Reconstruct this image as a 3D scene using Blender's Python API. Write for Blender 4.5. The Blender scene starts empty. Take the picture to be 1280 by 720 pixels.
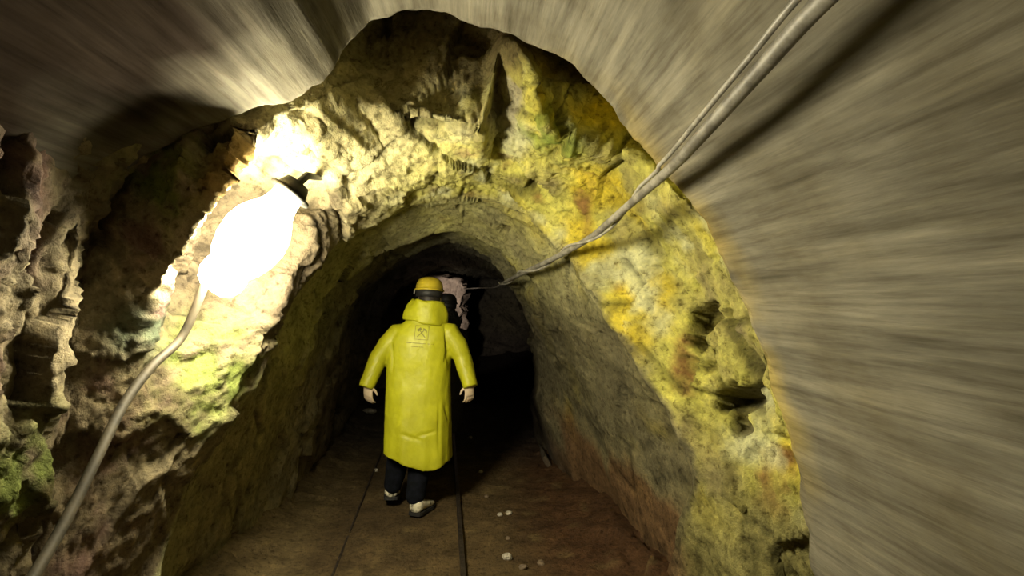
import bpy, math, random
import numpy as np
from mathutils import Vector, Matrix
from mathutils.bvhtree import BVHTree

random.seed(7)
scn = bpy.context.scene
col = scn.collection
PI = math.pi

# ------------------------------------------------------------------ camera / frame
F = 700.0            # focal length in pixels of the 1280x720 frame
CX, CY, EYE = 590.0, 372.0, 1.6
cam_d = bpy.data.cameras.new('camera')
cam = bpy.data.objects.new('camera', cam_d); col.objects.link(cam)
cam_d.sensor_width = 36.0
cam_d.lens = 36.0 * F / 1280.0
cam.location = (0, 0, EYE)
cam.rotation_euler = (math.radians(90), 0, 0)
cam_d.shift_x = (640 - CX) / 1280.0
cam_d.shift_y = (CY - 360) / 1280.0
cam_d.clip_start = 0.02
scn.camera = cam

def at(x, y, d):
    """photo pixel at distance d along the gallery -> metres"""
    return ((x - CX) / F * d, d, EYE - (y - CY) / F * d)

# ------------------------------------------------------------------ vectorised noise
def _h(i, j, k, s):
    i = i.astype(np.int64); j = j.astype(np.int64); k = k.astype(np.int64)
    n = (i * 374761393 + j * 668265263 + k * 2147483647 + s * 1274126177) & 0xFFFFFFFF
    n = ((n ^ (n >> 13)) * 1274126177) & 0xFFFFFFFF
    n = ((n ^ (n >> 16)) * 2246822519) & 0xFFFFFFFF
    n = n ^ (n >> 15)
    return (n & 0xFFFFFF) / float(0x1000000)

def vnoise(p, seed=0):
    b = np.floor(p); f = p - b; u = f * f * f * (f * (f * 6 - 15) + 10)
    i, j, k = b[:, 0], b[:, 1], b[:, 2]
    r = 0
    for a in (0, 1):
        for c in (0, 1):
            for e in (0, 1):
                w = (u[:, 0] if a else 1 - u[:, 0]) * (u[:, 1] if c else 1 - u[:, 1]) * (u[:, 2] if e else 1 - u[:, 2])
                r = r + w * _h(i + a, j + c, k + e, seed)
    return r * 2 - 1

def fbm(p, octaves=4, seed=0, gain=.5):
    a, s, r = 1.0, 0.0, 0
    for o in range(octaves):
        r = r + a * vnoise(p * 2 ** o + 17.3 * o, seed + o); s += a; a *= gain
    return r / s

def facet(p, seed=0, slope=.6):
    """broken-rock facets: each cell of a jittered grid is a tilted plane"""
    b = np.floor(p)
    best = np.full(len(p), 1e9); val = np.zeros(len(p)); second = np.full(len(p), 1e9)
    for a in (-1, 0, 1):
        for c in (-1, 0, 1):
            for e in (-1, 0, 1):
                i, j, k = b[:, 0] + a, b[:, 1] + c, b[:, 2] + e
                q = np.stack([i + _h(i, j, k, seed), j + _h(i, j, k, seed + 1), k + _h(i, j, k, seed + 2)], 1)
                d = p - q; dd = (d * d).sum(1)
                n = np.stack([_h(i, j, k, seed + 3), _h(i, j, k, seed + 4), _h(i, j, k, seed + 5)], 1) * 2 - 1
                v = (_h(i, j, k, seed + 6) - .5) + slope * (d * n).sum(1)
                m = dd < best
                second = np.where(m, best, np.minimum(second, dd))
                val = np.where(m, v, val); best = np.where(m, dd, best)
    return val, np.sqrt(second) - np.sqrt(best)

# ------------------------------------------------------------------ materials
def mat(name, base=(.5, .5, .5), rough=.7, metal=0., spec=.5):
    m = bpy.data.materials.new(name); m.use_nodes = True
    b = m.node_tree.nodes['Principled BSDF']
    b.inputs['Base Color'].default_value = (*base, 1)
    b.inputs['Roughness'].default_value = rough
    b.inputs['Metallic'].default_value = metal
    b.inputs['Specular IOR Level'].default_value = spec
    return m, m.node_tree, b

def nd(nt, t, **kw):
    n = nt.nodes.new(t)
    for k, v in kw.items():
        if hasattr(n, k): setattr(n, k, v)
        else: n.inputs[k].default_value = v
    return n

def noise_node(nt, scale, detail=6, rough=.6, stretch=None, coord='Object'):
    tc = nd(nt, 'ShaderNodeTexCoord'); n = nd(nt, 'ShaderNodeTexNoise')
    n.inputs['Scale'].default_value = scale; n.inputs['Detail'].default_value = detail; n.inputs['Roughness'].default_value = rough
    if stretch:
        mp = nd(nt, 'ShaderNodeMapping'); mp.inputs['Scale'].default_value = stretch
        nt.links.new(tc.outputs[coord], mp.inputs[0]); nt.links.new(mp.outputs[0], n.inputs['Vector'])
    else:
        nt.links.new(tc.outputs[coord], n.inputs['Vector'])
    return n

def ramp(nt, src, stops):
    r = nd(nt, 'ShaderNodeValToRGB'); e = r.color_ramp.elements
    while len(e) < len(stops): e.new(.5)
    for k, (p, c) in zip(e, stops):
        k.position = p; k.color = (*c, 1) if len(c) == 3 else c
    nt.links.new(src, r.inputs[0]); return r

def mixc(nt, blend, fac, a, b):
    m = nd(nt, 'ShaderNodeMix', data_type='RGBA', blend_type=blend)
    if isinstance(fac, (int, float)): m.inputs[0].default_value = fac
    else: nt.links.new(fac, m.inputs[0])
    for s, v in ((6, a), (7, b)):
        if isinstance(v, tuple): m.inputs[s].default_value = (*v, 1)
        else: nt.links.new(v, m.inputs[s])
    return m.outputs[2]

def bump(nt, b, height, strength, dist, prev=None):
    n = nd(nt, 'ShaderNodeBump'); n.inputs['Strength'].default_value = strength; n.inputs['Distance'].default_value = dist
    nt.links.new(height, n.inputs['Height'])
    if prev is not None: nt.links.new(prev.outputs[0], n.inputs['Normal'])
    nt.links.new(n.outputs[0], b.inputs['Normal']); return n

def rock_material(name, rough=.8, grain=26., bstr=.9):
    m, nt, b = mat(name, rough=rough, spec=.12)
    at_ = nd(nt, 'ShaderNodeAttribute', attribute_name='tint')
    n1 = noise_node(nt, 5.5, 9, .68); n2 = noise_node(nt, grain, 8, .7); n3 = noise_node(nt, 90, 4, .6)
    v1 = ramp(nt, n1.outputs['Fac'], [(.28, (.35, .33, .30)), (.5, (.95, .95, .95)), (.72, (1.6, 1.58, 1.5))])
    v2 = ramp(nt, n2.outputs['Fac'], [(.34, (.25, .21, .15)), (.46, (.95, .95, .95)), (.7, (1.45, 1.42, 1.32))])
    c = mixc(nt, 'MULTIPLY', .75, at_.outputs['Color'], v1.outputs[0])
    c = mixc(nt, 'MULTIPLY', .8, c, v2.outputs[0])
    nt.links.new(c, b.inputs['Base Color'])
    b1 = bump(nt, b, n2.outputs['Fac'], bstr, .02)
    b2 = bump(nt, b, n3.outputs['Fac'], .5, .008, b1)
    return m

M = {}
M['rock'] = rock_material('rough rock')
M['rock_fine'] = rock_material('worn gallery rock', .72, 14., .5)
M['floor'] = rock_material('damp dirt', .78, 34., .9)
# concrete lining: board-marked along the gallery, so its grain is long in Y and fine around the arch
m, nt, b = mat('board-marked concrete', rough=1., spec=.0); M['concrete'] = m
tint = nd(nt, 'ShaderNodeAttribute', attribute_name='tint')
g1 = noise_node(nt, 1., 7, .62, (13, 1.25, 13)); g2 = noise_node(nt, 1., 6, .65, (46, 2.2, 46)); g3 = noise_node(nt, 2.2, 5, .6)
r1 = ramp(nt, g1.outputs['Fac'], [(.3, (.5, .49, .46)), (.5, (.95, .95, .95)), (.7, (1.4, 1.4, 1.36))])
r2 = ramp(nt, g2.outputs['Fac'], [(.3, (.55, .53, .5)), (.5, (1, 1, 1)), (.7, (1.35, 1.35, 1.3))])
r3 = ramp(nt, g3.outputs['Fac'], [(.3, (.72, .68, .6)), (.6, (1.1, 1.1, 1.1))])
c = mixc(nt, 'MULTIPLY', .85, tint.outputs['Color'], r1.outputs[0])
c = mixc(nt, 'MULTIPLY', .75, c, r2.outputs[0]); c = mixc(nt, 'MULTIPLY', 1., c, r3.outputs[0])
nt.links.new(c, b.inputs['Base Color'])
bb = bump(nt, b, g1.outputs['Fac'], .5, .012); bump(nt, b, g2.outputs['Fac'], .4, .005, bb)

def speckled(name, base, dark, rough=.6, scale=20., metal=0., spec=.5, bstr=.3, bd=.004, lo=.42, hi=.6, stretch=None):
    m, nt, b = mat(name, base, rough, metal, spec)
    n = noise_node(nt, scale, 6, .6, stretch)
    r = ramp(nt, n.outputs['Fac'], [(lo, dark), (hi, base)])
    nt.links.new(r.outputs[0], b.inputs['Base Color'])
    bump(nt, b, n.outputs['Fac'], bstr, bd)
    M[name] = m; return m
speckled('yellow raincoat', (.44, .445, .012), (.37, .37, .010), .5, 7., bstr=.35, bd=.02)
speckled('yellow helmet', (.42, .33, .02), (.34, .26, .02), .4, 9., bstr=.05)
speckled('black strap', (.012, .012, .013), (.008, .008, .008), .6)
speckled('dark hair', (.02, .014, .01), (.01, .008, .006), .6, 60.)
speckled('skin', (.64, .52, .37), (.58, .46, .32), .55, 30., bstr=.1)
speckled('navy trousers', (.007, .008, .013), (.004, .005, .007), .95, 30., spec=.1)
speckled('grey shoe', (.62, .58, .44), (.10, .09, .06), .6, 24., lo=.40, hi=.5)
speckled('black sole', (.014, .012, .011), (.01, .01, .01), .8)
speckled('ink', (.20, .19, .012), (.17, .16, .01), .6)
speckled('dark jacket', (.020, .019, .022), (.012, .012, .014), .45, 26., bstr=.9, bd=.03)
speckled('dark helmet', (.015, .014, .014), (.01, .01, .01), .45)
speckled('grey cable', (.27, .255, .215), (.13, .12, .10), .5, 16., bstr=.25)
speckled('pale wire', (.36, .34, .29), (.2, .19, .16), .45)
speckled('rusty rail', (.055, .042, .032), (.02, .015, .012), .55, 30., metal=.4, bstr=.5)
speckled('pale stone', (.50, .46, .38), (.30, .27, .21), .7, 22., bstr=.8, bd=.01)
speckled('brown stone', (.19, .14, .09), (.10, .07, .045), .8, 22., bstr=.8, bd=.01)
speckled('lamp iron', (.05, .05, .045), (.025, .024, .02), .5, 20., metal=.5)
speckled('conduit', (.07, .058, .038), (.035, .03, .02), .6, 14.)
m, nt, b = mat('lamp glass', (.9, .9, .85), .3); M['glass'] = m
b.inputs['Emission Color'].default_value = (1., .90, .62, 1)
b.inputs['Emission Strength'].default_value = 190.0
m, nt, b = mat('torch lens', (.9, .9, .9), .3); M['lens'] = m
b.inputs['Emission Color'].default_value = (1., .9, .8, 1); b.inputs['Emission Strength'].default_value = 12.0

# ------------------------------------------------------------------ object helpers
def tag(o, label=None, cat=None, group=None, kind=None):
    if label: o['label'] = label
    if cat: o['category'] = cat
    if group: o['group'] = group
    if kind: o['kind'] = kind
    return o

def empty(name, loc):
    o = bpy.data.objects.new(name, None); o.empty_display_size = .1; o.location = loc; col.objects.link(o); return o

def link_mesh(name, V, Fc, material, parent=None, org=(0, 0, 0), smooth=True):
    V = np.asarray(V, dtype=float) - np.asarray(org, dtype=float)
    me = bpy.data.meshes.new(name); me.from_pydata(V.tolist(), [], Fc); me.update()
    me.polygons.foreach_set('use_smooth', [smooth] * len(me.polygons))
    me.materials.append(material)
    o = bpy.data.objects.new(name, me); col.objects.link(o)
    if parent is not None: o.parent = parent
    else: o.location = org
    return o

def colour_attr(o, C):
    a = o.data.color_attributes.new('tint', 'FLOAT_COLOR', 'POINT')
    C = np.concatenate([C, np.ones((len(C), 1))], 1).astype(np.float32)
    a.data.foreach_set('color', C.ravel())

class MB:
    def __init__(s): s.V = []; s.F = []
    def add(s, V, Fc):
        k = len(s.V); s.V += [tuple(map(float, v)) for v in V]; s.F += [tuple(i + k for i in f) for f in Fc]
    def loft(s, rings, cap0=True, cap1=True):
        n = len(rings[0]); V = [p for r in rings for p in r]; Fc = []
        for i in range(len(rings) - 1):
            for j in range(n):
                a, b2 = i * n + j, i * n + (j + 1) % n
                Fc.append((a, b2, b2 + n, a + n))
        if cap0: Fc.append(tuple(range(n - 1, -1, -1)))
        if cap1: Fc.append(tuple((len(rings) - 1) * n + j for j in range(n)))
        s.add(V, Fc)
    def tube(s, pts, rad, n=14, round_ends=True, up=None):
        P = [Vector(p) for p in pts]
        R = [(r, r) if isinstance(r, (int, float)) else r for r in (rad if isinstance(rad, list) else [rad] * len(P))]
        if round_ends:
            d0 = (P[0] - P[1]).normalized(); d1 = (P[-1] - P[-2]).normalized()
            h0, h1 = [], []
            for k in (.95, .7, .35):
                w = math.sqrt(1 - k * k)
                h0.append((P[0] + d0 * k * min(R[0]), (R[0][0] * w, R[0][1] * w)))
                h1.insert(0, (P[-1] + d1 * k * min(R[-1]), (R[-1][0] * w, R[-1][1] * w)))
            P = [p for p, _ in h0] + P + [p for p, _ in h1]; R = [r for _, r in h0] + R + [r for _, r in h1]
        T = []
        for i in range(len(P)):
            a, b2 = P[max(i - 1, 0)], P[min(i + 1, len(P) - 1)]
            T.append((b2 - a).normalized())
        u = Vector(up) if up else (Vector((0, 0, 1)) if abs(T[0].z) < .9 else Vector((0, 1, 0)))
        rings = []
        for p, t, r in zip(P, T, R):
            u = (u - t * u.dot(t)).normalized(); w = t.cross(u)
            rings.append([p + u * (r[0] * math.cos(2 * PI * k / n)) + w * (r[1] * math.sin(2 * PI * k / n)) for k in range(n)])
        s.loft(rings)
    def ellipsoid(s, c, r, rot=None, nu=20, nv=12, v0=0., v1=1.):
        rings = []
        Rm = rot or Matrix.Identity(3)
        for i in range(nv + 1):
            ph = PI * (v0 + (v1 - v0) * i / nv); ph = min(max(ph, .03), PI - .03)
            rings.append([Vector(c) + Rm @ Vector((r[0] * math.sin(ph) * math.cos(2 * PI * k / nu), r[1] * math.sin(ph) * math.sin(2 * PI * k / nu), -r[2] * math.cos(ph))) for k in range(nu)])
        s.loft(rings)
    def box(s, c, h, rot=None):
        Rm = rot or Matrix.Identity(3)
        V = [Vector(c) + Rm @ Vector((x * h[0], y * h[1], z * h[2])) for z in (-1, 1) for y in (-1, 1) for x in (-1, 1)]
        s.add(V, [(0, 2, 3, 1), (4, 5, 7, 6), (0, 1, 5, 4), (2, 6, 7, 3), (0, 4, 6, 2), (1, 3, 7, 5)])
    def fused(s, voxel, smooth_it=4):
        me = bpy.data.meshes.new('tmp'); me.from_pydata(s.V, [], s.F); me.update()
        o = bpy.data.objects.new('tmp', me); col.objects.link(o)
        r = o.modifiers.new('r', 'REMESH'); r.mode = 'VOXEL'; r.voxel_size = voxel
        sm = o.modifiers.new('s', 'SMOOTH'); sm.iterations = smooth_it; sm.factor = .5
        dg = bpy.context.evaluated_depsgraph_get(); dg.update()
        me2 = bpy.data.meshes.new_from_object(o.evaluated_get(dg))
        V = np.zeros(len(me2.vertices) * 3); me2.vertices.foreach_get('co', V)
        s.V = V.reshape(-1, 3); s.F = [tuple(p.vertices) for p in me2.polygons]
        bpy.data.objects.remove(o); bpy.data.meshes.remove(me); bpy.data.meshes.remove(me2)
        return s
    def build(s, name, material, parent=None, org=(0, 0, 0), smooth=True):
        return link_mesh(name, s.V, s.F, material, parent, org, smooth)

# ------------------------------------------------------------------ the gallery: cross-sections traced at their own depths
TH0, TH1, NT = math.radians(-82), math.radians(262), 640
TH = np.linspace(TH0, TH1, NT)

def section(points):
    """points (px, py, depth) around the section -> (NT,3) metres"""
    a, r, d = [], [], []
    for (x, y, dep) in points:
        t = math.atan2(CY - y, x - CX)
        if t < math.radians(-90): t += 2 * PI
        a.append(t); r.append(math.hypot(x - CX, y - CY)); d.append(dep)
    a, r, d = map(np.array, (a, r, d)); o = np.argsort(a)
    a, r, d = a[o], r[o], d[o]
    rr, dd = np.interp(TH, a, r), np.interp(TH, a, d)
    return np.stack([rr * np.cos(TH) / F * dd, dd, EYE + rr * np.sin(TH) / F * dd], 1)

# inner edge of the concrete lining, at 2.0 m
EDGE = [(1035, 860), (1016, 720), (1002, 645), (983, 560), (962, 474), (936, 408), (905, 330), (852, 251), (816, 207), (791, 175), (764, 135), (712, 86), (660, 58), (630, 46), (600, 35), (540, 19), (500, 23), (462, 30), (438, 52), (420, 86), (398, 108), (360, 128), (305, 146), (250, 160), (195, 195), (150, 240), (110, 300), (90, 400), (75, 520), (60, 640), (40, 860)]
E2 = section([(x, y, 2.0) for x, y in EDGE])

def moved(S, y=None, grow=0., wher=None):
    P = S.copy(); c = np.array([-.1, 0, 1.5]); v = P - c; v[:, 1] = 0
    v /= np.linalg.norm(v, axis=1)[:, None]
    g = np.full(NT, grow) if wher is None else grow * wher
    P = P + v * g[:, None]
    if y is not None: P[:, 1] = y
    return P

deg = np.degrees(TH)
def window(a, b, s=6.): return np.clip((deg - a) / s + .5, 0, 1) * np.clip((b - deg) / s + .5, 0, 1)

leftw = window(150, 400, 14)
# --- concrete lining
def grid_mesh(name, P, material, closed=False):
    ns, n, _ = P.shape
    idx = np.arange(ns * n).reshape(ns, n)
    q = np.stack([idx[:-1, :-1], idx[:-1, 1:], idx[1:, 1:], idx[1:, :-1]], -1).reshape(-1, 4)
    return q

def resample(rings, counts):
    out = []
    for k in range(len(rings) - 1):
        for t in np.arange(counts[k]) / counts[k]:
            out.append(rings[k] * (1 - t) + rings[k + 1] * t)
    out.append(rings[-1]); return np.stack(out)

def normals(P):
    du = np.gradient(P, axis=1); dv = np.gradient(P, axis=0)
    n = np.cross(du, dv); n /= np.linalg.norm(n, axis=2)[..., None] + 1e-9
    c = np.array([-.1, 0, 1.5])
    inward = (P - c); inward[..., 1] = 0
    s = np.sign((n * -inward).sum(2)); 
    # one orientation for the whole sheet
    return n * (1 if np.mean(s) > 0 else -1)

rings = [moved(E2, -3.0), moved(E2, 1.95), moved(E2, 2.0, .012), moved(E2, 2.02, .30)]
P = resample(rings, [150, 6, 16])
sel = (deg > -82) & (deg < 205)
P = P[:, sel]
N = normals(P); fl = P.reshape(-1, 3)
amp = np.repeat(np.concatenate([np.full(150, .006), np.linspace(.006, .02, 6), np.full(17, .03)])[:, None], P.shape[1], 1).reshape(-1, 1)
fl = fl + N.reshape(-1, 3) * amp * (fbm(fl * np.array([9, 4, 9]), 4, 3)[:, None]) + N.reshape(-1, 3) * .012 * fbm(fl * np.array([2.5, .8, 2.5]), 3, 9)[:, None]
C = np.tile(np.array([[.172, .162, .130]]), (len(fl), 1))
yel = np.clip((fl[:, 1] - 1.80) / .2, 0, 1) * np.clip(fbm(fl * 6, 3, 5) * 1.5 + .55, 0, 1) * np.clip((fl[:, 0] - .2) * 2, 0, 1)
C = C * (1 - yel[:, None] * .8) + np.array([[.40, .32, .10]]) * yel[:, None] * .8
painted_shade = np.clip((-.30 - fl[:, 0] + .15 * fbm(fl * 2.5, 3, 15)) / .35, 0, 1) * np.clip((1.95 - fl[:, 1] + .3 * fbm(fl * 3, 3, 16)) / .45, .0, 1)  # shade of the upper-left vault painted into the lining colour
C = C * (1 - .97 * painted_shade[:, None]) + np.array([[.022, .016, .013]]) * .97 * painted_shade[:, None]
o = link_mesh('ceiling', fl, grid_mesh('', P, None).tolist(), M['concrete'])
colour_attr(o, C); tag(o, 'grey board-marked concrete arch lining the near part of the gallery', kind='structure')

# --- rock behind and beyond the lining
gap = window(36, 116, 8)
R = []; NSEG = []; AMP = []
def ring(S, n, amp): R.append(S); NSEG.append(n); AMP.append(amp)
def leftwall(y, x_off=0.):
    """near left wall: rough rock where the lining has stopped"""
    S = moved(E2, y, .14)
    return S
near = moved(E2, 0, .06)
leftw = np.clip((deg - 148) / 22, 0, 1)
ring(moved(moved(E2, -3.0, .14), None, -.36, leftw), 40, .05)
ring(moved(moved(E2, .6, .14), None, -.36, leftw), 90, .085)
ring(moved(moved(E2, 1.8, .12), None, -.26, leftw), 10, .085)
ring(moved(moved(E2, 2.04, .10), None, .10, gap), 26, .05)
CAV = [(1035, 860, 2.1), (1016, 720, 2.1), (1002, 645, 2.1), (985, 560, 2.1), (968, 474, 2.1), (945, 408, 2.1), (915, 330, 2.12), (868, 251, 2.2), (835, 190, 2.5), (800, 110, 2.75), (700, 30, 2.85), (600, -10, 2.9), (500, 5, 2.85), (450, 50, 2.75), (415, 75, 2.5), (390, 95, 2.35), (350, 118, 2.25), (300, 138, 2.2), (245, 155, 2.15), (185, 190, 2.1), (140, 235, 2.1), (120, 300, 2.1), (100, 400, 2.1), (85, 520, 2.1), (60, 640, 2.1), (40, 860, 2.1)]
ring(section(CAV), 26, .05)
LIP = [(1035, 860, 2.12), (1010, 720, 2.12), (995, 645, 2.12), (975, 560, 2.14), (955, 474, 2.15), (930, 408, 2.18), (900, 330, 2.2), (850, 251, 2.25), (826, 218, 2.35), (798, 200, 2.5), (775, 186, 2.55), (740, 180, 2.55), (706, 178, 2.55), (682, 160, 2.5), (668, 120, 2.4), (660, 75, 2.32), (644, 52, 2.38), (625, 58, 2.5), (614, 110, 2.52), (602, 156, 2.55), (560, 150, 2.6), (500, 142, 2.6), (462, 130, 2.55), (440, 118, 2.5), (420, 120, 2.42), (380, 132, 2.35), (335, 146, 2.2), (312, 170, 2.0), (302, 198, 1.95), (270, 240, 1.94), (237, 294, 1.96), (211, 340, 2.03), (188, 385, 2.14), (174, 440, 2.2), (160, 540, 2.2), (120, 640, 2.2), (60, 860, 2.2)]
ring(section(LIP), 18, .055)  # bulge left of the lamp is shaped to shade the upper-left vault
MID = [(960, 860, 2.4), (930, 720, 2.35), (925, 620, 2.35), (925, 560, 2.35), (915, 500, 2.4), (890, 420, 2.5), (850, 350, 2.65), (795, 290, 2.8), (720, 235, 2.95), (640, 210, 3.0), (560, 208, 3.0), (490, 218, 2.95), (430, 235, 2.85), (398, 258, 2.95), (385, 310, 2.85), (355, 365, 2.66), (330, 440, 2.58), (280, 520, 2.5), (215, 610, 2.45), (170, 720, 2.5), (120, 860, 2.5)]
SL, SM = section(LIP), section(MID)
NIC = section([(1000, 860, 2.3), (960, 372, 2.3), (590, 100, 2.7), (380, 150, 2.7), (330, 185, 2.75), (290, 225, 2.75), (255, 262, 2.72), (230, 310, 2.65), (222, 370, 2.52), (215, 440, 2.4), (190, 520, 2.4), (150, 620, 2.38), (60, 860, 2.3)])
wn = window(140, 192, 12)[:, None]
ring((SL * .5 + SM * .5) * (1 - wn) + NIC * wn, 16, .05)
ring(SM, 22, .055)
SA = [(840, 860, 2.9), (825, 735, 3.1), (850, 650, 2.8), (868, 598, 2.55), (845, 545, 2.6), (800, 470, 2.75), (755, 400, 2.95), (725, 350, 3.1), (690, 300, 3.3), (640, 265, 3.5), (575, 248, 3.6), (510, 258, 3.5), (470, 280, 3.4), (430, 298, 3.25), (400, 325, 3.1), (366, 380, 2.85), (348, 430, 2.75), (322, 485, 2.7), (265, 560, 2.65), (215, 660, 2.6), (195, 740, 2.5), (170, 860, 2.5)]
ring(section(SA), 14, .035)
# step back into the inner gallery: recess on the left, flush on the right
A2 = [(842, 860, 3.1), (826, 735, 3.3), (850, 650, 3.0), (866, 598, 2.78), (843, 545, 2.85), (798, 470, 3.02), (753, 400, 3.2), (722, 350, 3.38), (686, 302, 3.6), (636, 268, 3.85), (575, 254, 3.95), (512, 262, 3.9), (470, 284, 3.85), (425, 302, 3.75), (388, 330, 3.65), (345, 380, 3.4), (322, 440, 3.1), (298, 500, 3.0), (257, 566, 2.85), (212, 660, 2.75), (195, 740, 2.7), (160, 860, 3.0)]
ring(section(A2), 26, .03)
RB = [(800, 860, 3.9), (790, 740, 4.0), (775, 650, 4.0), (762, 590, 3.95), (742, 520, 3.95), (722, 460, 4.0), (700, 410, 4.1), (677, 372, 4.2), (648, 338, 4.35), (610, 307, 4.4), (566, 290, 4.4), (518, 302, 4.35), (475, 324, 4.3), (440, 344, 4.2), (412, 368, 4.05), (394, 398, 3.88), (375, 440, 3.75), (350, 500, 3.65), (322, 570, 3.5), (290, 650, 3.4), (270, 740, 3.35), (250, 860, 3.3)]
SRB = section(RB); ring(SRB, 8, .03)
ring(moved(moved(SRB, None, .16, window(12, 190, 16)) + np.array([0, .22, 0]), None, 0), 20, .03)
RB2 = [(740, 860, 5.2), (725, 700, 5.2), (700, 600, 5.2), (675, 560, 5.3), (668, 500, 5.3), (672, 440, 5.2), (660, 395, 5.1), (634, 354, 5.1), (600, 320, 5.1), (560, 306, 5.1), (520, 320, 5.1), (475, 342, 5.0), (446, 362, 4.9), (424, 400, 4.7), (408, 450, 4.6), (392, 520, 4.5), (372, 600, 4.4), (345, 700, 4.3), (320, 860, 4.3)]
ring(section(RB2), 24, .05)
RC = [(700, 860, 6.4), (685, 640, 6.4), (668, 560, 6.4), (662, 500, 6.4), (664, 430, 6.3), (650, 372, 6.2), (605, 325, 6.2), (560, 314, 6.2), (510, 326, 6.2), (472, 352, 6.2), (452, 400, 6.2), (440, 460, 6.2), (425, 530, 6.2), (400, 620, 6.2), (380, 860, 6.2)]
ring(section(RC), 20, .06)
RD = [(690, 860, 9), (668, 560, 9), (665, 450, 9), (655, 385, 9), (610, 345, 9), (575, 338, 9), (530, 348, 9), (492, 375, 9), (478, 430, 9), (462, 520, 9), (440, 860, 9)]
ring(section(RD), 16, .07)
RE = [(760, 860, 12), (715, 520, 12), (710, 420, 12), (690, 372, 12), (650, 350, 12), (615, 346, 12), (590, 352, 12), (575, 375, 12), (572, 430, 12), (570, 520, 12), (560, 860, 12)]
ring(section(RE), 12, .06)
RG = section([(x + 90, y, 15) for x, y, d in RE]); ring(RG, 10, .05)
RH = RG.copy(); RH = (RH - RH.mean(0)) * .03 + RH.mean(0) + np.array([.3, .6, 0]); ring(RH, 1, .0)
RH[:, :] = np.array([2.2, 15.6, -.1])
P = resample(R, NSEG[:-1])
amp = np.concatenate([np.linspace(AMP[k], AMP[k + 1], NSEG[k], endpoint=False) for k in range(len(R) - 1)] + [[AMP[-1]]])
N = normals(P)
fl = P.reshape(-1, 3); NN = N.reshape(-1, 3); A = (np.repeat(amp[:, None], NT, 1) * (1 - .8 * window(75, 87, 2)[None] * (P[..., 1] < 2.6)) * (1 - .6 * (deg < -38))[None]).reshape(-1, 1)
# bedding dips down to the left: stretch the broken blocks along it
Q = fl.copy(); ca, sa = math.cos(.9), math.sin(.9)
u = Q[:, 0] * ca - Q[:, 2] * sa; w = Q[:, 0] * sa + Q[:, 2] * ca
leftness = np.clip((-.55 - fl[:, 0]) / .4, 0, 1)[:, None]
QL = np.stack([u, Q[:, 1] * 1.2, w * .55], 1)
f1L, e1L = facet(QL / .27, 11, .85); f1, e1 = facet(Q / .36, 31, .75)
f2, e2 = facet(Q / .085, 51, .7); f3, e3 = facet(Q / .6, 71, .5)
big = np.where(leftness[:, 0] > .5, f1L, f1); ed = np.where(leftness[:, 0] > .5, e1L, e1)
disp = A[:, 0] * (1.1 * big + .2 * f2 + .7 * f3 + .3 * fbm(Q * 6, 4, 5)) - A[:, 0] * .5 * np.exp(-(ed / .06) ** 2) * (vnoise(Q * 3, 77) > .1)
sid = np.repeat(np.arange(P.shape[0])[:, None], NT, 1).ravel()
sSA = sum(NSEG[:8])
rough_ = np.where(sid < sSA, 1., .45)
disp = disp * np.where(sid < sSA, 1., .75) + rough_ * (.014 * fbm(Q * 22, 3, 8) + .011 * fbm(Q * 48, 2, 18))
pits = np.zeros(len(fl))
for (px, py, pd, pr, dp) in ((921, 500, 2.36, .050, .16), (924, 535, 2.34, .022, .08), (880, 402, 2.55, .045, .10), (875, 430, 2.55, .035, .10), (752, 421, 3.0, .022, .07), (662, 236, 2.95, .020, .07), (632, 287, 3.75, .022, .07), (575, 258, 3.8, .02, .05), (890, 460, 2.45, .02, .06)):
    cpt = np.array(at(px, py, pd)); ray = cpt - np.array([0, 0, EYE]); ray /= np.linalg.norm(ray)
    v = fl - cpt; along = v @ ray; rad = np.linalg.norm(v - np.outer(along, ray), axis=1) * (1 + .5 * vnoise(fl * 25, 401))
    pits = np.maximum(pits, dp * np.clip(1.6 - rad / pr, 0, 1) * (np.abs(along) < .35))
fl = fl + NN * (disp - pits)[:, None]
# ---- mineral colours of the rock, with some light and shade painted in
def near_pt(p, r):
    return np.exp(-((fl - np.array(p)) ** 2).sum(1) / (r * r))
def blend(C, c, w): return C * (1 - w[:, None]) + np.array([c]) * w[:, None]
n1 = fbm(fl * 2.2, 4, 101); n2 = fbm(fl * 5., 4, 111); n3 = fbm(fl * 3.2, 3, 121); n4 = fbm(fl * 11, 3, 131)
C = np.tile(np.array([[.24, .20, .125]]), (len(fl), 1))
C = blend(C, (.15, .115, .08), np.clip(n1 * 2 + .3, 0, 1) * .7)
X, Y, Z = fl.T
inner = np.clip((sid - sSA + 4 + 4 * n4) / 4, 0, 1)
C = blend(C, (.30, .285, .15), inner * .95)
# ochre on the right half of the ring
och = np.clip((X + .75) / .5, 0, 1) * np.clip((Z - .55 + n3 * .5) / .35, 0, 1) * np.clip((Y - 2.02) / .1, 0, 1) * (1 - inner * np.clip(.85 - n3 * .5, 0, 1))
C = blend(C, (.54, .52, .12), och * np.clip(.8 + n2 * .9, 0, 1))
C = blend(C, (.60, .49, .05), och * np.clip(n3 * 2.4 - .05, 0, 1) * np.clip((X - .1) * 3, 0, 1))
C = blend(C, (.26, .15, .05), och * np.clip(n2 * 3 - .9, 0, 1))
C = blend(C, (.52, .53, .32), och * np.clip(fbm(fl * 4, 3, 151) * 3 - .5, 0, 1) * .9)
# greenish foot of the right wall
ft = np.clip((X - .8) / .2, 0, 1) * np.clip((.95 - Z) / .3, 0, 1) * np.clip((3. - Y) / .2, 0, 1)
C = blend(C, (.25, .235, .085), ft * .85)
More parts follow.
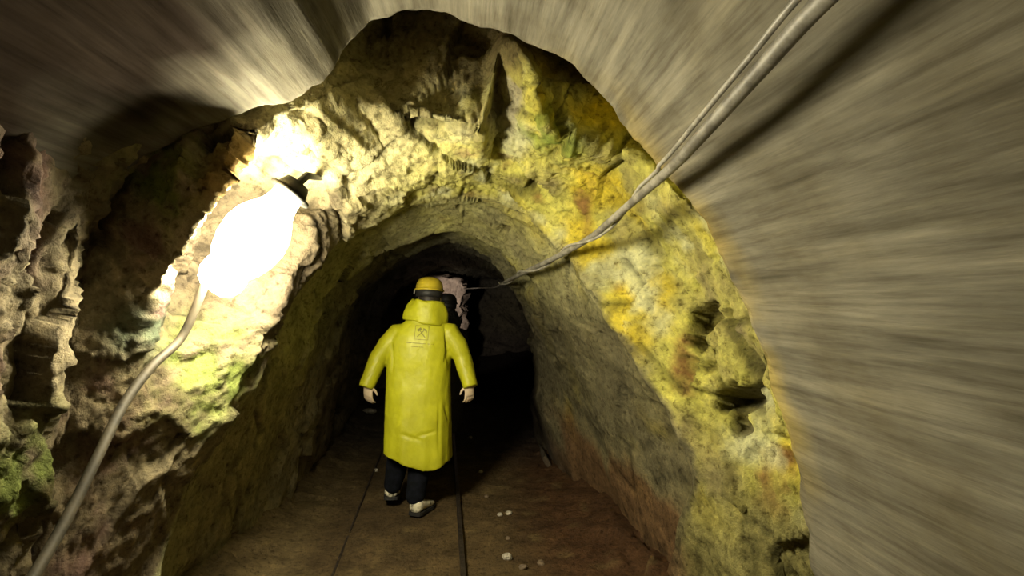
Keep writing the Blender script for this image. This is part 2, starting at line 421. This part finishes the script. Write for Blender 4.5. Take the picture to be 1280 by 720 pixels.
# red-brown near floor on the right
rb = np.clip((X - .1) / .4, 0, 1) * np.clip((.75 + n3 * .4 - Z) / .35, 0, 1) * np.clip((Y - 2.7) / .3, 0, 1)
C = blend(C, (.13, .062, .03), rb * .85)
# dark brown inner gallery beyond 4.4 m
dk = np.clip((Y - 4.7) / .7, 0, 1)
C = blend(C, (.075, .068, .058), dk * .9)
lf = np.clip((-.75 - X) / .3, 0, 1) * np.clip((1.35 - Z) / .4, 0, 1) * np.clip((Y - 2.6) / .4, 0, 1)  # low left wall given a lighter colour so it looks more lit
C = blend(C, (.24, .20, .12), lf * .8)
# brown overbreak above the ledge
cv = np.clip((Z - 2.52) / .12, 0, 1) * np.clip((X + .75) / .3, 0, 1) * np.clip((Y - 2.05) / .1, 0, 1)
C = blend(C, (.10, .068, .03), cv * .9)
# ceiling by the lamp painted paler: its bright light put into the colour
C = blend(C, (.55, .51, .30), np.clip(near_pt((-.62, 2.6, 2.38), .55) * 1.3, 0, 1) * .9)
C = blend(C, (.085, .066, .045), np.clip(near_pt((-1.02, 2.65, 1.78), .62) * 1.7 + n4 * .3, 0, 1) * np.clip((2.22 - Z) / .1, 0, 1) * np.clip((Z - 1.2) / .35, 0, 1) * np.clip((Y - 2.08) / .1, 0, 1) * .9)  # rock around the lamp painted darker to hold down the glare on it
C = blend(C, (.42, .34, .20), np.clip(near_pt(at(245, 215, 2.0), .26) * 1.5 + n4 * .3, 0, .9) * np.clip((2.12 - Y) / .06, 0, 1))  # unlit face of the bulge painted paler to make up for missing light
# moss and algae
for p, r in ((at(208, 200, 2.0), .14), (at(222, 235, 2.0), .12), (at(678, 170, 2.5), .13), (at(700, 190, 2.6), .10), (at(60, 600, 1.7), .16), (at(250, 470, 2.5), .2), (at(412, 142, 2.5), .05)):
    C = blend(C, (.20, .27, .05), np.clip(near_pt(p, r) * (1.0 + n4 * 2.2), 0, .75))
C = blend(C, (.05, .10, .07), np.clip(near_pt(at(180, 405, 2.2), .12) * (1 + n4), 0, .6))
C = blend(C, (.46, .30, .09), np.clip(near_pt(at(285, 205, 1.97), .14) * (1.2 + n4), 0, .8))
C = blend(C, (.17, .10, .09), np.clip((-.85 - X) / .2, 0, 1) * np.clip(n2 * 3 - .4, 0, 1) * np.clip((2.5 - Y) / .3, 0, 1) * .8)
C = blend(C, (.40, .37, .25), window(76, 86, 1.5)[None].repeat(P.shape[0], 0).ravel() * np.clip((2.85 - Y) / .2, 0, 1) * np.clip((Y - 2.1) / .1, 0, 1) * (sid > sum(NSEG[:5]) + 8))
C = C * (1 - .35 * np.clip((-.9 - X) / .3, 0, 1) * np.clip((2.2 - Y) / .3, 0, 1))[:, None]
C = blend(C, (.105, .092, .058), inner * np.clip((X - .2) / .2, 0, 1) * np.clip((1.75 + n3 * .3 - Z) / .35, 0, 1) * .85 * (1 - rb))
C = blend(C, (.05, .03, .015), np.clip(pits / .05, 0, 1) * .7)
# cracks stay dark
C = C * (1 - .55 * (np.exp(-(ed / .05) ** 2) * (vnoise(Q * 3, 77) > .1)))[:, None]
ns = P.shape[0]
idx = np.arange(ns * NT).reshape(ns, NT)
quads = np.stack([idx[:-1, :-1], idx[:-1, 1:], idx[1:, 1:], idx[1:, :-1]], -1)
ydepth = P[:-1, :-1, 1]; dq = np.broadcast_to(deg[:-1][None], ydepth.shape)
far = np.zeros_like(ydepth, bool); far[sum(NSEG[:12]):] = True
masks = [('wall_left', ~far & (dq > 122), M['rock'], 'rough brown rock wall with broken ledges behind the glowing lamp'),
         ('wall_right', ~far & (dq <= 122), M['rock'], 'yellow ochre rock ring where the gallery narrows beyond the concrete'),
         ('wall_back', far, M['rock_fine'], 'dark worn rock of the narrow gallery running on ahead')]
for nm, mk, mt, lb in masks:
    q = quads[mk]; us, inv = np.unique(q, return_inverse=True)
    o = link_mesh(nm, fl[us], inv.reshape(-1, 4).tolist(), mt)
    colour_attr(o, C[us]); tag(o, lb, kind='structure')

# --- floor
gx = np.concatenate([np.linspace(-2.2, 2.0, 190), np.linspace(2.2, 6, 12)]); gy = np.concatenate([np.linspace(-3, 1.5, 30), np.linspace(1.55, 7, 300), np.linspace(7.1, 16, 80)])
GX, GY = np.meshgrid(gx, gy)
fp = np.stack([GX, GY, np.zeros_like(GX)], -1).reshape(-1, 3)
def floor_z(p):
    p = np.atleast_2d(np.asarray(p, float)); q = p.copy(); q[:, 2] = 0
    side = np.clip((np.abs(q[:, 0] + .28) - .75) / .5, 0, 1)
    flat = 1 - np.exp(-((q[:, 0] + .45) ** 2 + (q[:, 1] - 4.1) ** 2) / .15)
    return (.018 * fbm(q * 3, 3, 201) + .010 * fbm(q * 11, 3, 211) * flat) * (.35 + .65 * flat) + .10 * side ** 2 + side * .05 * facet(q / .2, 222, .8)[0]
fp[:, 2] = floor_z(fp)
n1 = fbm(fp * 2., 4, 231); n2 = fbm(fp * 7, 3, 241)
C = np.tile(np.array([[.095, .066, .032]]), (len(fp), 1))
C = blend(C, (.060, .042, .022), np.clip(n1 * 2 + .4, 0, 1) * .7)
C = blend(C, (.075, .036, .018), np.clip((fp[:, 0] - .2) / .4, 0, 1) * .8)
C = blend(C, (.16, .12, .055), np.clip(n2 * 2.5 - .6, 0, 1) * .6)
C = blend(C, (.16, .12, .06), np.clip((-.95 - fp[:, 0]) / .2, 0, 1) * .7)
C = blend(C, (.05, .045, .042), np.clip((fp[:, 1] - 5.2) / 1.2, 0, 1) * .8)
ny, nx = GX.shape; idx = np.arange(ny * nx).reshape(ny, nx)
q = np.stack([idx[:-1, :-1], idx[:-1, 1:], idx[1:, 1:], idx[1:, :-1]], -1).reshape(-1, 4)
o = link_mesh('floor', fp, q.tolist(), M['floor']); colour_attr(o, C); tag(o, 'damp brown trodden dirt floor of the gallery', kind='structure')

# --- outcrop at the bend ahead
mb = MB(); mb.box((-.42, 9.0, .75), (.30, .35, 1.17)); mb.fused(.035, 2)
V = np.array(mb.V); top = np.clip((V[:, 2] - 1.2) / .8, 0, 1)
f, e = facet(V / .16, 301, .9)
V = V + np.stack([f * .10 - top * .06 + .05 * fbm(V * 3, 3, 311), f * .12, .06 * f + .18 * (V[:, 0] + .25) * top * -1], 1)
o = link_mesh('wall_outcrop', V, mb.F, M['rock_fine'])
colour_attr(o, np.tile(np.array([[.36, .29, .235]]), (len(V), 1))); tag(o, 'pale pinkish rock edge at the bend ahead', kind='structure')

# ------------------------------------------------------------------ rails
def rail(name, x0, w, h, label):
    mb = MB(); rings = []
    for y in np.linspace(1.6, 11, 60):
        x = x0 - .05 * (y - 3.22); z = .006 * math.sin(y * 1.7 + x0)
        prof = [(-w * .62, -.03), (-w * .62, h * .55), (-w * .5, h), (w * .5, h), (w * .62, h * .55), (w * .62, -.03)]
        rings.append([(x + a, y, z + c) for a, c in prof])
    mb.loft(rings); o = mb.build(name, M['rusty rail'], None, (x0, 3.2, 0), False)
    return tag(o, label, 'rail', 'sunken track rails')
rail('rail', -.05, .026, .035, 'dark narrow rail running past the hem of the yellow raincoat')
rail('rail', -.805, .012, .006, 'thin half-buried rail in the dirt left of the grey shoes')

# ------------------------------------------------------------------ cables on the right haunch
def spline(pts, n):
    P = [Vector(p) for p in pts]; out = []
    for i in range(len(P) - 1):
        p0, p1, p2, p3 = P[max(i - 1, 0)], P[i], P[i + 1], P[min(i + 2, len(P) - 1)]
        for k in range(n):
            t = k / n
            out.append(.5 * ((2 * p1) + (p2 - p0) * t + (2 * p0 - 5 * p1 + 4 * p2 - p3) * t * t + (3 * p1 - p0 - 3 * p2 + p3) * t ** 3))
    out.append(P[-1]); return out
cab = [at(1290, -230, .47), at(1035, -5, .80), at(950, 88, 1.03), at(880, 166, 1.32), at(842, 207, 1.6), at(798, 246, 2.0), at(760, 279, 2.4), at(735, 299, 2.7), at(690, 324, 3.3), at(650, 343, 4.05), at(628, 354, 4.9), at(618, 359, 5.7), at(598, 360, 7.4), at(580, 361, 8.6)]
sp = spline(cab, 14)
mb = MB(); mb.tube(sp, [.0155 if p.y < 4.2 else .0165 - .009 * min(1, (p.y - 4.2) / 1.5) for p in sp], 14)
o = mb.build('cable', M['grey cable'], None, tuple(sp[0])); tag(o, 'thick grey cable slung along the right of the vault', 'cable')
sp2 = []
for i, p in enumerate(sp):
    if p.y > 5.2: break
    t = (Vector(sp[min(i + 1, len(sp) - 1)]) - Vector(sp[max(i - 1, 0)])).normalized()
    tw = max(0., p.y - 1.9) * 6.
    off = .030 if p.y < 1.7 else .023
    lift = Vector((-.7, 0, .72)); side = t.cross(lift).normalized(); lift = side.cross(t).normalized()
    sp2.append(p + (lift * math.cos(tw) + side * math.sin(tw)) * off)
mb = MB(); mb.tube(sp2, .0065, 10); w_ = mb.build('wire', M['pale wire'], o, tuple(sp[0])); tag(w_, 'thin pale wire wound along the cable')

# ------------------------------------------------------------------ lamp on the left wall
LT, LB = Vector(at(361, 243, 2.26)), Vector(at(264, 363, 2.16))
ax = (LT - LB); Ln = ax.length; ax.normalize()
root = empty('wall_lamp', tuple(LT)); tag(root, 'glowing bottle-shaped glass lamp fixed to the left rock wall', 'lamp')
prof = [(.0, .045), (.02, .075), (.06, .093), (.10, .092), (.115, .087), (.15, .108), (.21, .128), (.28, .135), (.34, .124), (.39, .098), (.43, .073), (.47, .064), (.505, .062)]
k = Ln / .505
mb = MB(); mb.tube([LB + ax * (a * k) for a, r in prof], [r * k for a, r in prof], 32, False)
mb.build('globe', M['glass'], root, tuple(LT))
mb = MB(); mb.tube([LT, LT + ax * .012], .088, 24, False); mb.tube([LT + ax * .012, LT + ax * .06], [.07, .05], 24, False); mb.build('cap', M['lamp iron'], root, tuple(LT))
mb = MB(); mb.tube([LT + ax * .05, LT + ax * .09 + Vector((.0, .06, .02)), Vector(at(400, 222, 2.9))], .016, 10); mb.build('bracket', M['lamp iron'], root, tuple(LT))
cp = spline([LB + Vector((-.05, .05, .02)), at(228, 420, 2.2), at(190, 458, 2.06), at(155, 505, 1.93), at(120, 575, 1.78), at(85, 645, 1.65), at(45, 715, 1.52), at(-40, 850, 1.3)], 10)
mb = MB(); mb.tube(cp, .017, 12); o = mb.build('conduit', M['conduit'], None, tuple(cp[0])); tag(o, 'brownish conduit running down the left wall from the glowing lamp', 'pipe')

# ------------------------------------------------------------------ stones
def stone(px, py, r, flat, mt, label, group=None, d=None):
    d = d or 1120.0 / (py - CY)
    c = Vector(at(px, py, d)); c.z = float(floor_z((c.x, c.y, 0))[0]) + r * flat * .55
    mb = MB(); mb.ellipsoid((0, 0, 0), (r, r * random.uniform(.7, 1.1), r * flat), None, 18, 12)
    V = np.array(mb.V); f, e = facet(V / (r * .9) + px, 401, .8); V = V * (1 + .28 * f[:, None]) + np.array(c)
    o = link_mesh('stone', V, mb.F, mt, None, tuple(c), False); tag(o, label, 'stone', group)
g = 'loose stones on the floor'
stone(634, 699, .030, .7, M['pale stone'], 'largest pale stone near the bottom on the right of the rail', g)
stone(654, 711, .024, .7, M['brown stone'], 'brownish stone just right of the largest pale stone', g)
stone(676, 706, .022, .7, M['brown stone'], 'brown stone farthest from the rail near the bottom', g)
stone(625, 645, .022, .7, M['pale stone'], 'pale stone left one of the pair beyond the rail', g)
stone(636, 643, .024, .6, M['pale stone'], 'pale stone right one of the pair beyond the rail', g)
stone(635, 674, .016, .7, M['brown stone'], 'small brown stone between the stone pair and the largest stone', g)
stone(601, 590, .022, .7, M['pale stone'], 'small pale stone by the dark edge right of the raincoat', g)
stone(588, 549, .022, .8, M['pale stone'], 'tiny pale stone in the dark below the right hand', g)
stone(470, 588, .020, .8, M['pale stone'], 'tiny pale stone left of the hem of the yellow raincoat', g)
stone(608, 622, .018, .7, M['brown stone'], 'small brown stone touching the right side of the rail', g)
stone(462, 521, .10, .35, M['pale stone'], 'flat pale slab added for a whitish smear by the left hand of the yellow raincoat', g)  # added slab, standing in for a faint whitish smear

# ------------------------------------------------------------------ people
def hand(mb, wrist, side, T):
    """relaxed hand hanging down; side -1 left, 1 right; palm turned to the thigh"""
    w = Vector(wrist); inn = Vector((-side * .45, .9, 0)).normalized(); fwd = Vector((-side * .9, -.45, 0)).normalized()
    down = Vector((0, .12, -1)).normalized()
    mb.tube([T(w), T(w + down * .045), T(w + down * .088)], [(.021, .030), (.020, .040), (.016, .041)], 12, True, up=inn)
    for i, (o, L) in enumerate(((.031, .074), (.010, .082), (-.011, .076), (-.031, .060))):
        b0 = w + down * .085 + fwd * o
        p1 = b0 + down * (L * .45) + inn * .006
        p2 = p1 + down * (L * .30) + inn * (L * .22)
        p3 = p2 + down * (L * .12) + inn * (L * .28)
        mb.tube([T(b0), T(p1), T(p2), T(p3)], [.0095, .0090, .0082, .0070], 8)
    b0 = w + down * .03 + fwd * .030
    mb.tube([T(b0), T(b0 + fwd * .026 + down * .026 + inn * .014), T(b0 + fwd * .034 + down * .056 + inn * .024)], [.0125, .0105, .0085], 8)

def make_person(base, s, arms_in, cloth, helm, label, emblem):
    B0 = Vector((-.40, 4.20, 0)); base = Vector(base)
    def T(p): return base + (Vector(p) - B0) * s
    org = tuple(base)
    root = empty('person', org); tag(root, label, 'person')
    # ---- body, one continuous surface
    head = Vector((-.322, 4.235, 1.585))
    wl = (-.768, 4.13, .968); wr = (-.018, 4.13, .972)
    el, er = (-.703, 4.19, 1.15), (-.072, 4.19, 1.15)
    if arms_in: wl, wr, el, er = (-.60, 4.36, .95), (-.24, 4.38, .95), (-.62, 4.24, 1.14), (-.205, 4.24, 1.14)
    shl, shr = (-.552, 4.205, 1.325), (-.175, 4.205, 1.335)
    mb = MB()
    mb.tube([T((-.41, 4.21, .86)), T((-.405, 4.21, 1.0)), T((-.39, 4.20, 1.15)), T((-.375, 4.20, 1.30)), T((-.36, 4.20, 1.40))], [(.11 * s, .165 * s), (.11 * s, .155 * s), (.115 * s, .165 * s), (.11 * s, .175 * s), (.07 * s, .10 * s)], 20, True, up=(0, 1, 0))
    mb.tube([T((-.355, 4.20, 1.38)), T((-.335, 4.215, 1.52))], .055 * s, 14)
    mb.ellipsoid(T(head), (.077 * s, .096 * s, .112 * s)); mb.ellipsoid(T(head + Vector((0, .03, -.05))), (.060 * s, .070 * s, .070 * s))
    mb.tube([T(head + Vector((0, .098, .015))), T(head + Vector((0, .116, -.022)))], [.008 * s, .014 * s], 8)          # nose
    for sx in (-1, 1):
        mb.ellipsoid(T(head + Vector((sx * .080, .0, -.01))), (.010 * s, .020 * s, .032 * s))                            # ears
        mb.ellipsoid(T(head + Vector((sx * .030, .088, .012))), (.014 * s, .008 * s, .007 * s))                          # lids
    mb.ellipsoid(T(head + Vector((0, .094, -.058))), (.024 * s, .008 * s, .006 * s)); mb.ellipsoid(T(head + Vector((0, .092, -.068))), (.020 * s, .008 * s, .006 * s))
    for sh, e_, w_, sd in ((shl, el, wl, -1), (shr, er, wr, 1)):
        mb.tube([T(sh), T(e_), T(w_)], [.052 * s, .041 * s, .027 * s], 14); hand(mb, w_, sd, T)
    fl_, fr_ = (-.612, 4.235), (-.418, 4.06)
    hips = ((-.50, 4.21, .86), (-.32, 4.21, .86))
    kn = ((-.545, 4.30, .50), (-.375, 4.22, .49))
    ank = ((fl_[0] + .005, fl_[1] + .045, .135), (fr_[0], fr_[1] + .05, .105))
    for h_, k_, a_ in zip(hips, kn, ank): mb.tube([T(h_), T(k_), T(a_)], [.082 * s, .055 * s, .038 * s], 14)
    mb.fused(.0065 * s, 2); mb.build('body', M['skin'], root, org)
    # ---- trousers
    mb = MB()
    mb.tube([T((-.41, 4.21, .99)), T((-.41, 4.21, .84))], [(.125 * s, .180 * s), (.125 * s, .185 * s)], 20, True, up=(0, 1, 0))
    for h_, k_, a_ in zip(hips, kn, ank):
        k2 = Vector(a_) + (Vector(k_) - Vector(a_)) * .45
        mb.tube([T(h_), T(k_), T(k2), T(Vector(a_) + Vector((0, .01, .03)))], [.105 * s, .090 * s, .082 * s, .070 * s], 18)
    mb.fused(.011 * s, 3); V = np.array(mb.V); V[:, :2] += .006 * np.stack([fbm(V * np.array([9, 9, 22]), 3, 5), fbm(V * np.array([9, 9, 22]), 3, 6)], 1); mb.V = V
    mb.build('trousers', M['navy trousers'], root, org)
    # ---- shoes
    for (fx, fy), yaw, pitch, lift in ((fl_, .10, .24, .0), (fr_, -.35, .06, .0)):
        rot = Matrix.Rotation(yaw, 3, 'Z') @ Matrix.Rotation(-pitch, 3, 'X')
        toe = Vector((0, .27, .0))
        def S(p): return T(Vector((fx, fy, lift)) + rot @ (Vector(p) - toe) + Matrix.Rotation(yaw, 3, 'Z') @ toe)
        mb = MB(); rings = []
        for y, hw, z0, z1 in ((-.005, .026, .03, .085), (.01, .037, .018, .108), (.04, .041, .018, .118), (.085, .041, .018, .108), (.13, .044, .018, .088), (.18, .050, .018, .070), (.23, .047, .018, .057), (.262, .034, .020, .046), (.275, .015, .024, .036)):
            rings.append([S((1.25 * hw * math.copysign(abs(math.cos(t)) ** .8, math.cos(t)), y, (z0 + z1) / 2 + (z1 - z0) / 2 * math.copysign(abs(math.sin(t)) ** .8, math.sin(t)))) for t in np.linspace(0, 2 * PI, 20, endpoint=False)])
        mb.loft(rings); sh = mb.build('shoe', M['grey shoe'], root, org)
        mb = MB(); rings = []
        for y, hw in ((-.012, .022), (-.004, .036), (.03, .045), (.09, .043), (.14, .046), (.19, .053), (.24, .049), (.272, .033), (.284, .014)):
            rings.append([S((1.25 * a, y, z)) for a, z in ((-hw, .002), (hw, .002), (hw, .024), (-hw, .024))])
        mb.loft(rings); mb.build('sole', M['black sole'], sh, org, False)
        mb = MB()
        for (y, z, tl) in ((.10, .102, .3), (.125, .092, .3), (.15, .083, .3)):
            mb.tube([S((-.028, y, z - .012)), S((0, y + .004, z)), S((.028, y, z - .012))], .004, 6)
        mb.build('laces', M['black sole'], sh, org)
    # ---- raincoat: skirted torso and sleeves fused into one garment
    mb = MB(); NA = 72; rings = []
    prof = [(.40, -.408, .252, .200), (.55, -.408, .248, .190), (.75, -.405, .244, .178), (.92, -.404, .243, .170), (1.06, -.402, .240, .162), (1.18, -.396, .238, .158), (1.26, -.388, .234, .152), (1.32, -.380, .222, .142), (1.37, -.370, .196, .124), (1.41, -.360, .160, .106), (1.44, -.352, .134, .100), (1.48, -.345, .115, .094)]
    zz = [p[0] for p in prof]
    def at_z(z, k): return float(np.interp(z, zz, [p[k] for p in prof]))
    def hem(x):                       # the back hem dips right of the middle
        return float(np.interp(x, [-.66, -.5, -.36, -.30, -.16], [.452, .405, .350, .350, .400]))
    for t in np.linspace(0, 1, 70):
        rg = []
        for j in range(NA):
            an = 2 * PI * j / NA; ca, sa = math.cos(an), math.sin(an)
            z0 = hem(-.41 + .25 * ca); z = z0 + (1.48 - z0) * t
            ee = .82
            a, b_ = at_z(z, 2), at_z(z, 3); low = max(0., (1.05 - z) / .7)
            fold = 1 + low * (.030 * math.sin(an * 7 + 1.1 + z * .8) + .018 * math.sin(an * 13 + .4)) * (1 if sa < .5 else .6)
            x = at_z(z, 1) + a * math.copysign(abs(ca) ** ee, ca) * fold; y = 4.205 + b_ * math.copysign(abs(sa) ** ee, sa) * fold
            rg.append(T((x, y, z)))
        rings.append(rg)
    inner_r = [[T(B0 + (((base + (Vector(p) - base))-base)/s) * 1.0) for p in rings[0]]]
    cen = T((-.41, 4.205, .62))
    up1 = [cen + (Vector((p.x, p.y, 0)) - Vector((cen.x, cen.y, 0))) * .90 + Vector((0, 0, p.z - cen.z)) for p in rings[0]]
    up2 = [cen + (Vector((p.x, p.y, 0)) - Vector((cen.x, cen.y, 0))) * .82 + Vector((0, 0, p.z - cen.z + .16 * s)) for p in rings[0]]
    mb.loft([up2, up1] + rings)
    for sh, e_, w_, sd in ((shl, el, wl, -1), (shr, er, wr, 1)):
        sh, e_, w_ = Vector(sh), Vector(e_), Vector(w_)
        c_ = w_ + (w_ - e_).normalized() * .035
        mid = (sh + e_) / 2 + Vector((sd * .012, 0, 0)); lo = (e_ + c_) / 2
        mb.tube([T(sh + Vector((-sd * .05, 0, .0))), T(sh), T(mid), T(e_), T(lo), T(c_)], [(.085 * s, .082 * s), (.088 * s, .085 * s), (.086 * s, .076 * s), (.080 * s, .068 * s), (.070 * s, .062 * s), (.060 * s, .057 * s)], 24, False, up=(0, 1, 0))
    mb.fused(.0085 * s, 3)
    V = np.array(mb.V); L = (V - np.array(base)) / s + np.array(B0)
    dn = L - np.array([-.39, 4.205, 0]); dn[:, 2] = 0; dn /= np.linalg.norm(dn, axis=1)[:, None] + 1e-6
    wr_ = .007 * fbm(L * np.array([7, 7, 3.2]), 4, 61) + .004 * fbm(L * np.array([16, 16, 9]), 3, 71)
    # diagonal creases from the right armpit, drag lines at the elbows, seat wrinkles
    def crease(p, q, wd, dp):
        p, q = np.array(p), np.array(q); d = q - p; Ld = np.linalg.norm(d); d = d / Ld
        v = L[:, [0, 2]] - p; tt = np.clip((v @ d) / Ld, 0, 1); ds = np.linalg.norm(v - np.outer(tt * Ld, d), axis=1)
        return -dp * np.exp(-(ds / wd) ** 2) * (np.sin(tt * PI) ** .6) * (L[:, 1] < 4.2)
    for p, q, wd, dp in (((-.195, 1.40), (-.165, 1.05), .010, .020), ((-.155, 1.30), (-.20, 1.12), .010, .014), ((-.59, 1.27), (-.585, 1.05), .010, .016), ((-.20, .82), (-.17, .68), .012, .012), ((-.52, .62), (-.36, .57), .014, .010), ((-.40, .60), (-.25, .64), .012, .008),
                         ((-.77, 1.10), (-.69, 1.14), .009, .010), ((-.78, 1.02), (-.70, 1.07), .008, .010), ((-.10, 1.14), (-.02, 1.08), .009, .010), ((-.07, 1.06), (-.0, 1.01), .008, .010), ((-.24, .85), (-.235, .45), .012, .010)):
        wr_ = wr_ + crease(p, q, wd, dp)
    V = V + dn * (wr_ * s)[:, None]; mb.V = V
    coat = mb.build('raincoat' if emblem else 'jacket', M[cloth], root, org)
    bvh = BVHTree.FromPolygons([tuple(v) for v in V], mb.F)
    # ---- standing collar
    mb = MB(); ro, ri = [], []
    for t in np.linspace(0, 1, 12):
        o_, i_ = [], []
        for an in np.linspace(-1.20 * PI, .20 * PI, 44):          # open at the front
            rx = .158 - .045 * t + .016 * math.sin(t * PI) + .01 * math.sin(an * 4 + 3 * t); ry = .138 - .030 * t
            zb = 1.415 - .03 * math.cos(an); zt = 1.580 - .012 * math.cos(an) + (-.05 if math.sin(an) > .3 else 0)
            zt += .005 * math.sin(an * 5)
            c0 = Vector((-.352 + .02 * t, 4.205 + .005 * t, zb + (zt - zb) * t))
            o_.append(T(c0 + Vector((rx * math.cos(an), ry * math.sin(an), 0)))); i_.append(T(c0 + Vector(((rx - .010) * math.cos(an), (ry - .010) * math.sin(an), 0))))
        ro.append(o_ + i_[::-1])
    mb.loft(ro); V = np.array(mb.V); V += .009 * np.stack([fbm(V * 14, 3, 5), fbm(V * 14, 3, 6), fbm(V * 14, 3, 7)], 1); mb.V = V
    mb.build('collar', M[cloth], coat, org)
    # ---- helmet, hair, strap
    mb = MB(); mb.ellipsoid(T(head + Vector((0, -.012, -.010))), (.084 * s, .098 * s, .095 * s), None, 28, 16); mb.build('hair', M['dark hair'], root, org)
    hc = head + Vector((0, .0, .068)); tilt = Matrix.Rotation(math.radians(-4), 3, 'X') @ Matrix.Rotation(math.radians(3), 3, 'Y')
    mb = MB(); rings = []
    for (r, z) in ((1.06, -.004), (1.10, .0), (1.08, .006), (1.0, .012), (.985, .03), (.93, .055), (.80, .078), (.60, .092), (.36, .100), (.12, .103)):
        rings.append([T(hc + tilt @ Vector((.104 * r * math.cos(t), .132 * r * math.sin(t) * (1.12 if (math.sin(t) > .6 and z < .008) else 1), z + (.004 * (abs(math.cos(t)) < .15) if .03 < z < .1 else 0)))) for t in np.linspace(0, 2 * PI, 40, endpoint=False)])
    mb.loft(rings); hm = mb.build('helmet', M[helm], root, org)
    mb = MB(); rings = []
    for (r, z) in ((.90, -.052), (.955, -.050), (.975, -.026), (.985, -.006), (.90, -.004)):
        rings.append([T(hc + tilt @ Vector((.104 * r * math.cos(t), .122 * r * math.sin(t), z))) for t in np.linspace(0, 2 * PI, 40, endpoint=False)])
    mb.loft(rings); mb.build('headband', M['black strap'], hm, org)
    lp = hc + Vector((0, .150, .03))
    mb = MB(); mb.tube([T(lp + Vector((0, -.025, 0))), T(lp + Vector((0, .02, -.004)))], [.030 * s, .027 * s], 18, False); hl = mb.build('headlamp', M['black strap'], hm, org)
    mb = MB(); mb.tube([T(hc + Vector((-.108, -.045, -.002))), T(hc + Vector((-.110, -.045, -.020)))], .005 * s, 8); mb.build('clip', M['pale wire'], hm, org)
    if emblem:
        def printed(polys, name, parent, mt, c, size, roll, off=.0022):
            mb = MB(); cr, sr = math.cos(roll), math.sin(roll)
            for q in polys:
                q = [np.array(v, float) for v in q]; n = 8; V = []
                for i in range(n + 1):
                    for j in range(n + 1):
                        a, b_ = i / n, j / n
                        p = (q[0] * (1 - a) + q[1] * a) * (1 - b_) + (q[3] * (1 - a) + q[2] * a) * b_
                        x, z = c[0] + size * (p[0] * cr - p[1] * sr), c[1] + size * (p[0] * sr + p[1] * cr)
                        h_, nn, _, _ = bvh.ray_cast(Vector((x, 3.2, z)), Vector((0, 1, 0)))
                        V.append(Vector((x, (h_.y if h_ else 4.05) - off, z)))
                mb.add(V, [(i * (n + 1) + j, (i + 1) * (n + 1) + j, (i + 1) * (n + 1) + j + 1, i * (n + 1) + j + 1) for i in range(n) for j in range(n)])
            mb.build(name, mt, parent, org)
        def bar(p, q, w0, w1=None):
            p, q = np.array(p, float), np.array(q, float); d = (q - p) / np.linalg.norm(q - p); nrm = np.array([-d[1], d[0]]); w1 = w0 if w1 is None else w1
            return [p - nrm * w0 / 2, q - nrm * w1 / 2, q + nrm * w1 / 2, p + nrm * w0 / 2]
        t_ = .075
        polys = [bar((-1, 1), (1, 1), t_), bar((-1, -1), (1, -1), t_), bar((-1, -1), (-1, 1), t_), bar((1, -1), (1, 1), t_),
                 bar((-.62, -.64), (.42, .46), .13), bar((.58, -.72), (-.42, .44), .13),
                 bar((-.66, .22), (-.12, .66), .36),
                 bar((.16, .62), (.46, .46), .20, .26), bar((.44, .48), (.66, .24), .26, .20), bar((.65, .27), (.74, -.04), .20, .03)]
        cx_, cz_ = at(527, 416, 4.06)[0], at(527, 416, 4.06)[2]
        printed(polys, 'emblem', coat, M['ink'], (cx_, cz_), .049, -.075)
        rnd = random.Random(3); polys = []; x = -1.5
        while x < 2.5:                                            # worn, unreadable small print, two lines
            wd = rnd.uniform(.09, .15)
            if rnd.random() > .12: polys.append(bar((x, -.10 + rnd.uniform(0, .02)), (x + wd * .75, -.10), .11))
            x += wd
        x = -.7
        while x < 1.1:
            wd = rnd.uniform(.09, .15)
            if rnd.random() > .2: polys.append(bar((x, -.62), (x + wd * .75, -.62), .10))
            x += wd
        c2 = at(524, 428, 4.06)
        printed(polys, 'lettering', coat, M['ink'], (c2[0] - .022, c2[2]), .049, -.075)
    return root, T(lp + Vector((0, .03, 0))), hl, org

make_person((-.40, 4.20, 0), 1.0, False, 'yellow raincoat', 'yellow helmet', 'person in a long yellow raincoat and yellow helmet walking away', True)
root2, lp2, hl2, org2 = make_person((-.315, 5.35, 0), .935, True, 'dark jacket', 'dark helmet', 'person in dark clothes and dark helmet mostly hidden ahead of the yellow raincoat', False)
mb = MB(); mb.tube([lp2 - Vector((0, .012, 0)), lp2 + Vector((0, -.004, 0))], .024, 16, False); mb.build('lens', M['lens'], hl2, org2)

# ------------------------------------------------------------------ light
ld = bpy.data.lights.new('headlamp_beam', 'SPOT'); ld.energy = 260; ld.color = (1, .86, .74); ld.spot_size = math.radians(26); ld.spot_blend = .6; ld.shadow_soft_size = .02
lo = bpy.data.objects.new('headlamp_beam', ld); col.objects.link(lo); lo.location = lp2 + Vector((0, .02, 0))
tgt = Vector((-.16, 8.7, 1.45)); lo.rotation_euler = (tgt - lo.location).to_track_quat('-Z', 'Y').to_euler()

w = bpy.data.worlds.new('mine'); scn.world = w; w.use_nodes = True
w.node_tree.nodes['Background'].inputs[0].default_value = (.004, .004, .005, 1)
vs = scn.view_settings; vs.view_transform = 'Standard'; vs.look = 'None'; vs.gamma = 1; vs.use_curve_mapping = False; vs.exposure = 0.0
scn.cycles.max_bounces = 5; scn.cycles.diffuse_bounces = 4
